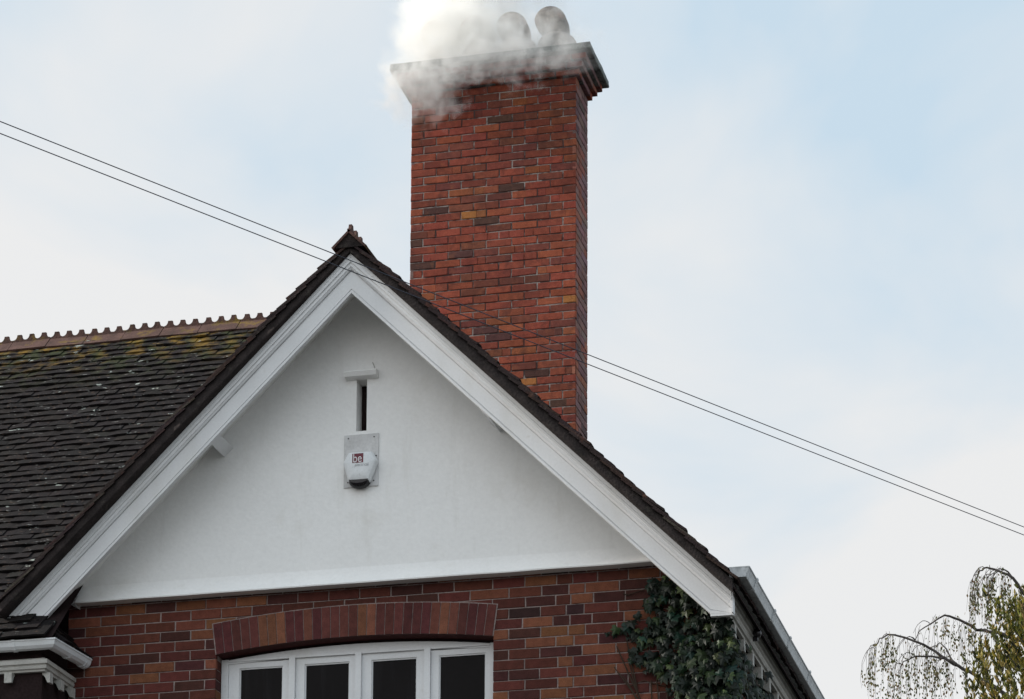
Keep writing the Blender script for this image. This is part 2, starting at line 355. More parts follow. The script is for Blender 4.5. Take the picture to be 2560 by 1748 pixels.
# ------------------------------------------------------------------ rendered gable
gp = MB(); yg = -.035
SL = (.065, .140, 8.912, 9.284)
def top(x): return rake(x, 9.985)
xl, xr = -1.95, 2.215; zb = 7.93
xs = [xl, -1.5, -1.0, -.5, SL[0], AX, SL[1], .6, 1.1, 1.6, xr]
for a, b in zip(xs[:-1], xs[1:]):
    if a >= SL[0]-1e-6 and b <= SL[1]+1e-6:
        gp.face([(a, yg, zb), (b, yg, zb), (b, yg, SL[2]), (a, yg, SL[2])]); gp.face([(a, yg, SL[3]), (b, yg, SL[3]), (b, yg, top(b)), (a, yg, top(a))])
    else: gp.face([(a, yg, zb), (b, yg, zb), (b, yg, top(b)), (a, yg, top(a))])
dp = .125
for a, b in (((SL[0], SL[2]), (SL[0], SL[3])), ((SL[0], SL[3]), (SL[1], SL[3])), ((SL[1], SL[3]), (SL[1], SL[2])), ((SL[1], SL[2]), (SL[0], SL[2]))):
    gp.face([(a[0], yg, a[1]), (b[0], yg, b[1]), (b[0], yg+dp, b[1]), (a[0], yg+dp, a[1])])
# bell-cast drip at the foot of the render
prof = [(yg, zb), (yg-.008, 7.895), (yg-.034, 7.846), (yg-.066, 7.812), (yg-.074, 7.802), (yg-.072, 7.793), (.02, 7.800)]
nx = 40
rows = []
for k in range(nx+1):
    x = xl - .02 + (xr-xl+.02)*k/nx; w = .0025*mnoise.noise(Vector((x*3, 1, 2)))
    rows.append([(x, y, z+w*(1 if i > 1 else 0)) for i, (y, z) in enumerate(prof)])
gp.grid([q[:5] for q in rows], 0, smooth=True); gp.grid([q[4:6] for q in rows], 0, smooth=False); gp.grid([q[5:] for q in rows], 0, smooth=False)
for r in (rows[0], rows[-1]): gp.face([r[0], *r[1:], (r[0][0], .02, zb)])
gable = gp.build('rendered_gable', M_render, house, recalc=False)
bk = MB(); bk.hexa([(-2.02, -.06, 7.80), (-1.972, -.06, 7.775), (-1.972, .0, 7.775), (-2.02, .0, 7.80), (-2.05, -.06, 7.86), (-1.972, -.06, 7.87), (-1.972, .0, 7.87), (-2.05, .0, 7.86)]); bk.build('bracket', M_white, gable)
b = MB(); b.box(SL[0]-.01, SL[1]+.01, yg+dp, yg+dp+.02, SL[2]-.01, SL[3]+.01); b.build('slit_opening', M_dark, gable)
h = MB()
h.sweep([(0, 0), (-.055, .012), (-.07, .040), (-.06, .052), (0, .06)], [(Vector((-.010, yg, 9.284)), Y, Z), (Vector((.224, yg, 9.284)), Y, Z)])
h.build('hood', M_render, gable)
wt = MB(); wt.tube([(.212, yg-.05, 9.335), (.199, yg-.02, 9.365), (.180, yg-.004, 9.405)], .003, 5); wt.build('wire', M_oldwhite, gable)

# ------------------------------------------------------------------ bargeboards, soffit, purlins
ca = math.atan(MP); cs, sn = math.cos(ca), math.sin(ca)
def bargeboard(sg, xend, zcut):
    mb = MB()
    S = Vector((sg*cs, 0, -sn)); Nn = Vector((sg*sn, 0, cs))       # down the rake / outward normal
    A0 = Vector((AX, OV, ZB))
    # (distance below top edge along -N, forward)
    prof = [(0, -.034), (.018, -.034), (.020, -.030), (.023, -.030), (.025, -.034), (.040, -.034), (.043, -.024), (.062, -.024), (.064, -.019), (.074, -.012), (.0745, .004), (.078, .004), (.079, 0), (.172, 0), (.173, .006), (.178, .006), (.180, -.003), (.194, -.003), (.196, 0), (.196, .034), (0, .034)]
    rows = []
    # mitred at the apex plane x = AX, cut plumb at the far end
    nseg = 16
    r0 = [Vector((AX, OV+f, ZB - d/cs)) for d, f in prof]
    def at(d, f, x): return Vector((x, OV+f, ZB - d/cs - MP*abs(x-AX)))
    for k in range(nseg+1):
        x = AX + (xend-AX)*k/nseg
        wv = .0022*mnoise.noise(Vector((x*1.7, sg*5, 0)))
        rows.append([at(d, f, x) + Vector((0, 0, wv)) for d, f in prof])
    mb.grid(rows, 0, closed=True, smooth=False)
    mb.face(rows[-1]); 
    return mb, prof
for sg, xend in ((-1, -2.19), (1, 2.628)):
    mb, prof = bargeboard(sg, xend, 0)
    # foot: the board runs on to a plumb end and a level bottom cut
    xe = -2.335 if sg < 0 else 2.772
    zb_in = ZB - .196/cs - MP*abs(xend-AX)
    def foot(d, f):
        z = max(ZB - d/cs - MP*abs(xe-AX), zb_in + .002*(.2-d)/.2)
        return Vector((xe, OV+f, z))
    last = [Vector((xend, OV+f, ZB - d/cs - MP*abs(xend-AX))) for d, f in prof]
    ft = [foot(d, f) for d, f in prof]
    mb.grid([last, ft], 0, closed=True, smooth=False); mb.face(ft)
    if sg > 0: mb.box(xe, xe+.012, OV-.03, OV+.034, zb_in-.004, ZB-MP*abs(xe-AX)-.004)
    mb.box(min(xend, xe), max(xend, xe)+(.008 if sg > 0 else 0), OV-.004, OV+.034, zb_in-.016, zb_in-.0005)
    mb.build('bargeboard', M_white, house)
sf = MB()
for sg, xe in ((-1, -2.33), (1, 2.74)):
    a = (AX, 9.985); e = (xe, 9.985 - MP*abs(xe-AX))
    for y0, y1, dz in ((OV+.035, -.26, 0), (-.259, -.13, .002), (-.129, .05, .0)):
        sf.hexa([(a[0], y0, a[1]+dz), (e[0], y0, e[1]+dz), (e[0], y1, e[1]+dz), (a[0], y1, a[1]+dz), (a[0], y0, a[1]+.03), (e[0], y0, e[1]+.03), (e[0], y1, e[1]+.03), (a[0], y1, a[1]+.03)])
sf.build('soffit', M_render, house)
for sg, x0, pd in ((-1, -.950, .115), (1, 1.175, .150)):
    p = MB(); S = Vector((sg*cs, 0, -sn)); Nn = Vector((sg*sn, 0, cs))
    o = Vector((x0, 0, rake(x0, 9.983)))
    q = [o - S*.045 - Nn*pd, o + S*.045 - Nn*pd, o + S*.045, o - S*.045]
    p.hexa([q[0]+Y*(OV+.036), q[1]+Y*(OV+.036), q[1]+Y*yg, q[0]+Y*yg, q[3]+Y*(OV+.036), q[2]+Y*(OV+.036), q[2]+Y*yg, q[3]+Y*yg])
    p.build('purlin_end', M_white, house)

# ------------------------------------------------------------------ roofs
PAL_T = [(5, (0.0089, 0.0069, 0.0072)), (3, (0.0108, 0.0082, 0.0082)), (2, (0.0069, 0.0059, 0.0066)), (.8, (0.0138, 0.0095, 0.0085)), (.3, (0.0157, 0.0144, 0.0131))]
def tiles(mb, O, U, S, Nn, nu, ns, rng, keep, clip=-9, tl=.041, gauge=.1, w=.168, L=.265, th=.016, wob=.010, pal=PAL_T, seed=0, rag=.006):
    for j in range(ns):
        for i in range(-1, nu+1):
            u0 = (i + (.5 if j % 2 else 0))*w; s0 = j*gauge
            pc = O + U*(u0+w/2) + S*(s0+.05)
            if not keep(pc, u0): continue
            wv = wob*mnoise.noise(Vector((u0*1.1+seed, j*.9, seed))) + .5*wob*mnoise.noise(Vector((u0*.35, j*.23, seed+9)))
            ds = rng.uniform(-rag, rag) + wv; dn = rng.uniform(-.003, .004) + wv*.5; tw = rng.uniform(-.006, .006); sk = rng.uniform(-.003, .003)
            a, b = max(u0+.0006, clip), u0+w-.0006
            tail, head = tl+dn, .006
            c = tuple(.62*x+.38*y for x, y in zip(pick(rng, pal), pal[0][1]))
            def P(u, s, n): return O + U*u + S*s + Nn*n
            cam_ = .004
            um = (a+b)/2
            lo = [P(a, s0+ds-sk, tail-th-tw), P(um, s0+ds, tail-th+cam_), P(b, s0+ds+sk, tail-th+tw)]
            hi = [P(a, s0+ds-sk, tail-tw), P(um, s0+ds, tail+cam_), P(b, s0+ds+sk, tail+tw)]
            lh = [P(a, s0+L, head-th), P(um, s0+L, head-th+cam_), P(b, s0+L, head-th)]
            hh = [P(a, s0+L, head), P(um, s0+L, head+cam_), P(b, s0+L, head)]
            bb = len(mb.v); mb.v += [tuple(x) for x in lo+hi+lh+hh]
            for q in ((0, 1, 4, 3), (1, 2, 5, 4), (3, 4, 10, 9), (4, 5, 11, 10), (0, 3, 9, 6), (2, 8, 11, 5), (0, 6, 7, 1), (1, 7, 8, 2)):
                mb.f.append(tuple(bb+k for k in q)); mb.m.append(0); mb.c.append(c); mb.sm.append(False)
# main roof : front slope rises from the bay gutter (y -.6, z 7.40) to the ridge (y 3.05, z 11.05)
RY, RZ = 3.05, 11.05
mr_ = MB(); rng = random.Random(5); q = math.sqrt(.5)
XR = -1.62
def keep_main(p, u):
    if p.z > RZ-.02: return False
    if p.x > XR + (RY-p.y): return False
    if p.y > -.35 and p.z < ZB + .02 - MP*abs(p.x-AX) - .35 and p.x > -2.3: return False
    if p.y < -.30 and p.x > -1.98 - (p.y+.6): return False
    if p.y < .12 and p.y > -.31 and p.x > -2.12: return False
    return True
x00 = -6.5
tiles(mr_, Vector((x00, -.62, 7.385)), X, Vector((0, q, q)), Vector((0, -q, q)), 45, 52, rng, keep_main, seed=2)
mr_.face([(x00, -.60, 7.40-.02), (-1.94, -.60, 7.40-.02), (-1.94, RY, RZ-.02), (x00, RY, RZ-.02)], 1)
mr_.face([(x00, RY, RZ-.02), (XR, RY, RZ-.02), (XR+3.6, 6.65, 7.4), (x00, 6.65, 7.4)], 1)
mr_.face([(XR, RY, RZ-.02), (XR+3.3, RY-.5, RZ-3.3), (XR+3.3, 6.65, RZ-3.3)], 1)
mr_.face([(-1.90, -.60, 7.375), (-1.89, -.04, 7.375), (-2.34, -.04, 7.825), (-2.34, -.15, 7.825)], 1)
# little hipped return over the bay's corner
rng2 = random.Random(8)
tiles(mr_, Vector((-1.90, .02, 7.385)), -Y, Vector((-q, 0, q)), Vector((q, 0, q)), 4, 6, rng2, lambda p, u: p.y > -.56 + (-1.90-p.x) and p.y < .0 and p.x > -2.3, seed=4)
roof = mr_.build('roof', [M_tile, M_dark], house)
# gable roof: both slopes, verge tiles overhang the bargeboards
gr = MB(); rng = random.Random(21); zt = ZB + .066
for sg, xe in ((-1, -2.36), (1, 2.82)):
    S = Vector((-sg*cs, 0, sn)); Nn = Vector((sg*sn, 0, cs)); O = Vector((xe, OV-.065, zt - MP*abs(xe-AX)))
    ln = abs(xe-AX)/cs
    U = Y if sg > 0 else Y
    def kg(p, u, sg=sg):
        if p.y > 4.33 or (p.x-AX)*sg < .15: return False
        if sg < 0 and p.z < 8.0 + p.y - .25: return False
        return u > -.1
    tiles(gr, O, U, S, Nn, 29, int(ln/.1)+1, rng, kg, clip=0, tl=.036, th=.015, wob=.009, pal=[(5, (.026, .018, .018)), (2, (.042, .024, .02)), (1, (.06, .05, .042))], seed=sg*3, rag=.008)
    gr.hexa([(AX, OV-.02, ZB+.02), (xe, OV-.02, ZB+.02-MP*abs(xe-AX)), (xe, 4.33, ZB+.02-MP*abs(xe-AX)), (AX, 4.33, ZB+.02), (AX, OV-.02, ZB+.032), (xe, OV-.02, ZB+.032-MP*abs(xe-AX)), (xe, 4.33, ZB+.032-MP*abs(xe-AX)), (AX, 4.33, ZB+.032)], 1)
gr.v = [(x, y - .040*max(0, ZB-z), z + .040*math.sin(math.pi*min(1, max(0, abs(x-AX)/2.75))**.8)) for x, y, z in gr.v]
groof = gr.build('roof', [M_verge, M_dark], house)
groof['label'] = 'gable roof whose ragged tile edges show above the bargeboards'
# mortar bedding (undercloak) on the verges
vg = MB()
for sg, xe in ((-1, -2.35), (1, 2.80)):
    n = 60; rows = []
    for k in range(n+1):
        x = AX + (xe-AX)*k/n; zz = -MP*abs(x-AX); w = .012*mnoise.noise(Vector((x*9, sg*3, 0))); w2 = .008*mnoise.noise(Vector((x*14, sg*3, 5)))
        rows.append([(x, OV-.058+w2, ZB+.004+zz+w*.3), (x, OV-.050+w, ZB+.025+zz), (x, OV-.048+w2, ZB+.068+zz), (x, OV+.02, ZB+.065+zz), (x, OV+.03, ZB+.003+zz)])
    vg.grid(rows, 0, closed=True, smooth=True); vg.face(rows[-1])
vg.v = [(x, y - (.040*max(0, ZB-z) if y < OV-.02 else 0), z + (.040*math.sin(math.pi*min(1, abs(x-AX)/2.75)**.8) if i % 5 in (2, 3) else 0)) for i, (x, y, z) in enumerate(vg.v)]
vg.build('verge_bedding', M_vm, groof)

def ridge_run(mb, P0, D, n, L, side, leg=.165, pitch=math.pi/4, knobs=3, rng=None, kw=.112):
    """angle ridge tiles with a pierced comb; D unit direction, side unit horizontal across"""
    D = Vector(D); side = Vector(side)
    for i in range(n):
        o = Vector(P0) + D*(L*i) + Z*rng.uniform(-.006, .006); sk = rng.uniform(-.006, .006)
        a, b = .003, L-.003
        for sg in (-1, 1):
            dn = side*sg*math.cos(pitch) - Z*math.sin(pitch); nn = side*sg*math.sin(pitch) + Z*math.cos(pitch)
            q = [o+D*a, o+D*b+Z*sk, o+D*b+dn*leg+Z*sk, o+D*a+dn*leg]
            mb.hexa([p - nn*.016 for p in q] + q)
        # comb profile with round cut-outs between flat-topped knobs
        H, hb = .050, .005; pr = [(a, -.01)]; pts = []
        kn = knobs; pitchk = (b-a)/kn
        for k in range(kn):
            s = a + pitchk*k; c0 = s + pitchk*.5; hw = pitchk*.17
            # concave arc rising to the knob, flat top, concave arc down
            R0 = pitchk*.5-hw
            for t in range(0, 6):
                an = math.pi/2*t/5; pts.append((c0-hw-R0+R0*math.sin(an), hb+(H-hb)*(1-math.cos(an))))
            for t in range(5, -1, -1):
                an = math.pi/2*t/5; pts.append((c0+hw+R0-R0*math.sin(an), hb+(H-hb)*(1-math.cos(an))))
        tk = .011
        for (s0, h0), (s1, h1) in zip(pts[:-1], pts[1:]):
            if s1-s0 < 1e-5: continue
            c = []
            for s, h in ((s0, h0), (s1, h1)):
                e = o + D*s + Z*(sk*s/L)
                c.append((e-side*tk-Z*.012, e+side*tk-Z*.012, e+side*tk+Z*h, e-side*tk+Z*h))
            mb.hexa([c[0][0], c[1][0], c[1][1], c[0][1], c[0][3], c[1][3], c[1][2], c[0][2]])
rg = MB(); ridge_run(rg, (XR-.335*15+.05, RY, RZ+.072), (1, 0, 0), 15, .335, (0, 1, 0), rng=random.Random(4)); rg.build('ridge', M_ridge, roof)
rg = MB(); ridge_run(rg, (AX, OV-.088, ZB+.152), (0, 1, 0), 13, .335, (1, 0, 0), rng=random.Random(6), leg=.175, pitch=ca)
# mortar in the open end of the first ridge tile
e = Vector((AX, OV-.070, ZB+.152))
rg.hexa([e+Vector((-.10, 0, -.12)), e+Vector((.10, 0, -.12)), e+Vector((.10, .05, -.12)), e+Vector((-.10, .05, -.12)), e+Vector((-.012, 0, -.022)), e+Vector((.012, 0, -.022)), e+Vector((.012, .05, -.022)), e+Vector((-.012, .05, -.022))], 1)
rg.build('ridge', [M_ridge, M_vm], groof)

# ------------------------------------------------------------------ chimney
ch = MB(); rng = random.Random(17); CC = .0703; zt0 = 13.600
for i in range(0, 62):
    z1 = zt0 - i*CC - .0035; z0 = z1 - CC + .0075
    w = CH_X1 - CH_X0
    for a, b in course_u(0, w, (.1125 if i % 2 else .225), .225, .009):
        if i == 30 and a < .05: continue
        c = pick(rng, PAL_CH)
        if b-a > .16 and rng.random() < .25:   # half-burnt brick: two tones
            m_ = a + (b-a)*rng.uniform(.3, .7); c2 = pick(rng, PAL_CH)
            brick(ch, Vector((CH_X0, CH_Y, 0)), X, -Y, a, m_, z0, z1, c, rng, bev=.003, jit=.0005); brick(ch, Vector((CH_X0, CH_Y, 0)), X, -Y, m_, b, z0, z1, tuple(.5*x+.5*y for x, y in zip(c, c2)), rng, bev=.003, jit=.0005)
        else: brick(ch, Vector((CH_X0, CH_Y, 0)), X, -Y, a, b, z0, z1, c, rng, bev=.005, jit=.003)
    for face, O, U, Nn in ((0, Vector((CH_X1, CH_Y, 0)), Y, X), (1, Vector((CH_X0, CH_Y, 0)), Y, -X)):
        for a, b in course_u(0, CH_D, (.225 if i % 2 else .1125), .225, .009):
            brick(ch, O, U, Nn, a+.003, b-(.0 if i != 26 else .01), z0, z1, pick(rng, PAL_SIDE), rng, bev=.004, jit=.003)
    for a, b in course_u(0, w, .225): brick(ch, Vector((CH_X0, CH_Y+CH_D, 0)), X, Y, a, b, z0, z1, pick(rng, PAL_CH), rng)
ch.box(CH_X0+.006, CH_X1-.006, CH_Y+.006, CH_Y+CH_D-.006, 0, zt0+.02, 1)
chim = ch.build('chimney', [M_brick, M_mort], house, recalc=False)
cp = MB(); rng = random.Random(31)
for k in range(3):
    o = .036*(k+1); z0 = zt0 + .053*k; z1 = z0 + .050
    x0, x1, y0, y1 = CH_X0-o, CH_X1+o, CH_Y-o, CH_Y+CH_D+o
    cp.box(x0+.005, x1-.005, y0+.005, y1-.005, z0+.001, z1+.002, 1)
    for a, b in course_u(0, x1-x0, (.1125 if k % 2 else .2)):
        c = pick(rng, PAL_CH); brick(cp, Vector((x0, y0, 0)), X, -Y, a, b, z0, z1, c, rng, bev=.006, deep=.1)
        brick(cp, Vector((x0, y1, 0)), X, Y, a, b, z0, z1, c, rng, bev=.006, deep=.1)
    for a, b in course_u(0, y1-y0, .2):
        c = pick(rng, PAL_SIDE); brick(cp, Vector((x1, y0, 0)), Y, X, a+.003, b-.003, z0, z1, c, rng, bev=.006, deep=.1)
        brick(cp, Vector((x0, y0, 0)), Y, -X, a+.003, b-.003, z0, z1, c, rng, bev=.006, deep=.1)
    cp.face([(x0+.004, y0+.004, z0+.0005), (x1-.004, y0+.004, z0+.0005), (x1-.004, y1-.004, z0+.0005), (x0+.004, y1-.004, z0+.0005)], 2)
o = .160; z0 = zt0+.053*3
x0, x1, y0, y1 = CH_X0-o, CH_X1+o, CH_Y-o, CH_Y+CH_D+o
def ring(dx, z, wob=.004, n=14):
    r = []
    for (ax, ay), (bx, by) in (((x0, y0), (x1, y0)), ((x1, y0), (x1, y1)), ((x1, y1), (x0, y1)), ((x0, y1), (x0, y0))):
        for t in range(n):
            f = t/n; px, py = ax+(bx-ax)*f, ay+(by-ay)*f
            cxm, cym = (x0+x1)/2, (y0+y1)/2
            px = min(max(px, x0-dx), x1+dx); py = min(max(py, y0-dx), y1+dx)
            w = wob*mnoise.noise(Vector((px*8, py*8, z*9)))
            px = px - math.copysign(-dx, px-cxm) if abs(px-x0) < 1e-6 or abs(px-x1) < 1e-6 else px
            py = py - math.copysign(-dx, py-cym) if abs(py-y0) < 1e-6 or abs(py-y1) < 1e-6 else py
            r.append((px+w, py+w, z+w*.8))
    return r
rr = [ring(-.05, z0), ring(-.006, z0+.003), ring(0, z0+.012), ring(.004, z0+.044), ring(-.004, z0+.062), ring(-.05, z0+.072), ring(-.16, z0+.095)]
cp.grid(rr, 2, closed=True, smooth=False); cp.face(rr[-1], 2); cp.face(rr[0][::-1], 2)
cp.build('chimney_cap', [M_brick, M_mort, M_cap], chim, recalc=False)
for k, (px, dz, tint) in enumerate(((-.625, .0, 0), (-.270, .0, 0), (.055, -.01, 0), (.400, .0, 0))):
    p = MB(); b0 = (px, CH_Y+.225, z0+.118)
    # flared foot, straight body, narrow neck and a round hood leaning towards the street
    pf = [(.160, -.06), (.168, .05), (.172, .12), (.168, .158), (.152, .185), (.130, .205)]
    for t in range(13):
        a = -.75 + (math.pi/2+.75)*t/12
        r = .143*math.cos(a); hh = .308 + .142*math.sin(a); f = min(1, t/5)
        pf.append((max(r, .004), hh, -.040*f, -.085*f))
    p.lathe(b0, [(r, h+dz, *o) for r, h, *o in pf], 32)
    pot = p.build('chimney_pot', M_pot, chim)
    

# ------------------------------------------------------------------ eaves on the right
def ogee(mb, pts, out, up=Z):      # gutter profile swept along pts ; out = outward horizontal per point
    prof = [(0, 0), (.004, -.004), (.022, -.062), (.028, -.066), (.126, -.066), (.131, -.063), (.140, -.030), (.149, -.006), (.156, .0), (.156, .006), (.146, .006), (.134, -.026), (.122, -.058), (.032, -.058), (.012, .002)]
    mb.sweep(prof, [(Vector(p), Vector(o), up) for p, o in zip(pts, out)])
g = MB(); gx, gz = 2.752, 7.585
ogee(g, [(gx, -.50, gz), (gx, 4.2, gz-.012)], [X, X])
g.box(gx+.0, gx+.152, -.509, -.4985, gz-.004, gz+.004)     # stop end
g.face([(gx, -.508, gz), (gx+.154, -.508, gz), (gx+.128, -.508, gz-.066), (gx+.026, -.508, gz-.066)])
gutter = g.build('gutter', M_gut, house)
for yb in (-.22, .51, 1.19, 2.11, 2.95, 3.7):
    b = MB(); pf = [(-.03, -.060), (.020, -.072), (.128, -.072), (.136, -.066), (.147, -.03), (.162, .0), (.162, .010), (.150, .010), (.150, .006), (.141, -.03), (.130, -.0675), (.02, -.0675), (-.03, -.050)]
    b.sweep(pf, [(Vector((gx, yb, gz)), X, Z), (Vector((gx, yb+.035, gz)), X, Z)]); b.build('gutter_bracket', M_gut, gutter)
e = MB()
pf = [(0, 0), (.03, .0), (.034, .012), (.048, .016), (.056, .030), (.058, .045), (.070, .052), (.073, .085), (.082, .090), (.088, .17), (0, .17)]
e.sweep(pf, [(Vector((2.69, OV+.036, 7.352)), X, Z), (Vector((2.69, 4.2, 7.352)), X, Z)])
eave = e.build('cornice', M_oldwhite, house)
def modillion(o, U, Wd, parent, w=.055, l=.11, h=.075):
    m = MB(); A = [o, o+U*l, o+U*l-Z*h, o+U*(l-.018)-Z*h, o+U*l*.4-Z*h*.5, o+U*.012-Z*.02, o-Z*.015]
    a = [q - Wd*w/2 for q in A]; b = [q + Wd*w/2 for q in A]
    m.face(a); m.face(b[::-1])
    for i in range(len(A)):
        j = (i+1) % len(A); m.face([a[i], a[j], b[j], b[i]])
    return m.build('modillion', M_oldwhite, parent)
for k in range(9):
    modillion(Vector((XW1, .02+.355*k, 7.3515)), X, Y, eave, l=.122, h=.085, w=.06)
sfb = MB(); sfb.box(XW1-.02, 2.77, OV+.04, 4.2, 7.523, 7.56); sfb.box(XW1-.02, 2.689, OV+.04, 4.2, 7.365, 7.38); sfb.build('eaves_board', M_dark, house)

# ------------------------------------------------------------------ bay on the left
BY, BX = -.47, -2.045
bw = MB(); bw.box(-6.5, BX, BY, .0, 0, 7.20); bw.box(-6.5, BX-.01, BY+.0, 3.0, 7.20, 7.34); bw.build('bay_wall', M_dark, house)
g = MB()
prof = [(0, 0), (.006, -.03), (.022, -.048), (.045, -.055), (.068, -.048), (.084, -.030), (.092, .0), (.097, .002), (.097, .012), (.084, .012), (.078, -.02), (.045, -.044), (.014, -.02), (.012, 0)]
c1 = Vector((-1.992, -.515, 7.385))
fr = [(Vector((-6.5, -.515, 7.385)), -Y, Z), (c1, (X-Y), Z), (Vector((-1.985+.03, -.03, 7.388)), X, Z)]
g.sweep(prof, fr); gutter2 = g.build('gutter', M_plastic, house)
for o, Av, Dv in ((Vector((-2.22, -.515, 7.386)), -Y, X), (Vector((-1.978, -.33, 7.387)), X, Y), (Vector((-1.962, -.10, 7.388)), X, Y), (Vector((-1.96, -.06, 7.388)), X, Y)):
    b = MB(); pf = [(a*1.06-.002, z_*1.12) for a, z_ in prof]
    b.sweep(pf, [(o, Av, Z), (o+Dv*.022, Av, Z)]); b.build('gutter_bracket', M_plastic, gutter2)
c = MB()
pf = [(0, 0), (.030, 0), (.034, .012), (.046, .018), (.050, .034), (.044, .040), (.048, .046), (.060, .050), (.060, .078), (.050, .084), (.030, .090), (.026, .096), (0, .096)]
cz = 7.196
cp1 = Vector((BX, BY, cz))
c.sweep(pf, [(Vector((-6.5, BY, cz)), -Y, Z), (cp1, X-Y, Z), (Vector((BX, -.008, cz)), X, Z)])
corn = c.build('cornice', M_oldwhite, house)
for x in (-2.275, -2.565, -2.855, -3.145):
    modillion(Vector((x, BY, cz-.001)), -Y, X, corn, w=.055, l=.055, h=.072)
for y in (-.44, -.24, -.04):
    modillion(Vector((BX, y, cz-.001)), X, Y, corn, w=.055, l=.058, h=.072)
f = MB()
rows = [[(-2.34+.05*k, -.50-.02*math.sin(k*.9), 7.448+.022*math.sin(k*.55)+(0 if k < 7 else -.012*(k-6)) + dz) for k in range(9)] for dz in (0, .010)]
rows += [[(p[0], p[1]+.09, p[2]+.045) for p in rows[1]]]
f.grid(rows, 0); f.build('flashing', M_lead, house)

# ------------------------------------------------------------------ alarm box on the gable
al = empty('alarm_box', (.09, yg, 8.52), 'white hexagonal burglar alarm box with maroon logo on a weathered plate under the slit', 'alarm')
b = MB(); b.box(-.018, .232, yg-.010, yg-.001, 8.504, 8.884)
for x, z in ((.013, 8.859), (.200, 8.858), (.216, 8.720), (.200, 8.541), (.013, 8.540)): b.lathe((x, yg-.0115, z-.003), [(.005, 0), (.005, .006)], 8, 1)
bp_ = b.build('backplate', [M_plate, M_black], al)
hx = [(.034, 8.735), (.190, 8.733), (.226, 8.670), (.176, 8.534), (.034, 8.536), (-.003, 8.668)]
hc = (.111, 8.645)
def corner_round(poly, f=.07):
    o_ = []; n_ = len(poly)
    for k in range(n_):
        p = Vector(poly[k]); a_ = Vector(poly[k-1]); c_ = Vector(poly[(k+1) % n_])
        A_, C_ = p.lerp(a_, f), p.lerp(c_, f)
        for t_ in (0, .5, 1): o_.append(tuple((A_.lerp(p, t_)).lerp(p.lerp(C_, t_), t_)))
    return o_
hr = corner_round(hx)
def sc(k, y): return [Vector((hc[0]+(x-hc[0])*k, y, hc[1]+(z-hc[1])*k)) for x, z in hr]
b = MB(); rows = [sc(1.07, yg-.011), sc(1.10, yg-.030), sc(1.08, yg-.046), sc(1.0, yg-.062), sc(.95, yg-.067), sc(.45, yg-.071)]
b.grid(rows[:4], 0, closed=True, smooth=False); b.grid(rows[3:], 0, closed=True, smooth=True); b.face(rows[-1]); cov = b.build('cover', M_plastic, al)
b = MB()
pr = []
for k in range(11):
    a = math.pi*k/10; pr.append((.105+.074*math.cos(a), 8.540 - .056*math.sin(a)**.8))
bk_ = [Vector((x, yg-.011, z+.002)) for x, z in pr]; fr_ = [Vector((x, yg-.050, z)) for x, z in pr]
top_ = [Vector((.105+(x-.105)*.93, yg-.066, 8.545+(z-8.540)*.55)) for x, z in pr]
b.grid([bk_, fr_, top_], 0, smooth=True); b.face(top_); b.face(bk_[::-1]); b.build('strobe_lens', M_black, al)
yl = yg-.0712
b = MB(); b.box(.062, .141, yl-.001, yl+.004, 8.657, 8.724); b.build('logo', M_maroon, al)
def text(name, s, x, z, size, m, y, parent, sx=1.0):
    cu = bpy.data.curves.new(name, 'FONT'); cu.body = s; cu.size = size; cu.extrude = .0004
    to = bpy.data.objects.new(name, cu); col.objects.link(to)
    bpy.context.view_layer.update()
    me = bpy.data.meshes.new_from_object(to.evaluated_get(bpy.context.evaluated_depsgraph_get())); bpy.data.objects.remove(to)
    w = parent_world(parent)
    for v in me.vertices: v.co = Vector((x+v.co.x*sx, y - v.co.z, z+v.co.y)) - w
    me.materials.clear(); me.materials.append(m)
    o = bpy.data.objects.new(name, me); col.objects.link(o); o.parent = parent; return o
text('lettering', 'be', .0655, 8.661, .088, M_print, yl-.0016, al, .78)
text('lettering', 'electrical', .080, 8.632, .032, M_greyprint, yl-.0006, al, .86)

# ------------------------------------------------------------------ small black sensor on the eaves moulding
sx = empty('sensor', (2.81, .47, 7.44), 'small black knob-like sensor fixed to the white eaves moulding on the right', 'sensor')
b = MB(); b.lathe((2.795, .45, 7.385), [(.010, 0), (.026, .006), (.030, .03), (.024, .052), (.006, .06)], 14); b.build('housing', M_black, sx)
b = MB(); b.box(2.765, 2.80, .44, .46, 7.36, 7.39); b.build('bracket', M_black, sx)

# ------------------------------------------------------------------ overhead cables
def cable(p0, p1, sag, label):
    p0, p1 = Vector(p0), Vector(p1); m = MB()
    pts = [p0.lerp(p1, k/60) - Z*(sag*4*(k/60)*(1-k/60)) for k in range(61)]
    m.tube(pts, .0026, 6); return tag(m.build('overhead_cable', M_cable), label, 'cable', 'cables strung in front of the house')
for (x0, y0, z0), (x1, y1, z1), lb in (((.252, -6.5, 8.199), (4.681, -.5, 7.738), 'upper of the two thin dark cables crossing in front of the gable'), ((.254, -6.5, 8.137), (4.68, -.5, 7.685), 'lower of the two thin dark cables crossing in front of the gable')):
    a, b = Vector((x0, y0, z0)), Vector((x1, y1, z1))
    cable(a+(b-a)*-1.2, a+(b-a)*2.6, .02, lb)

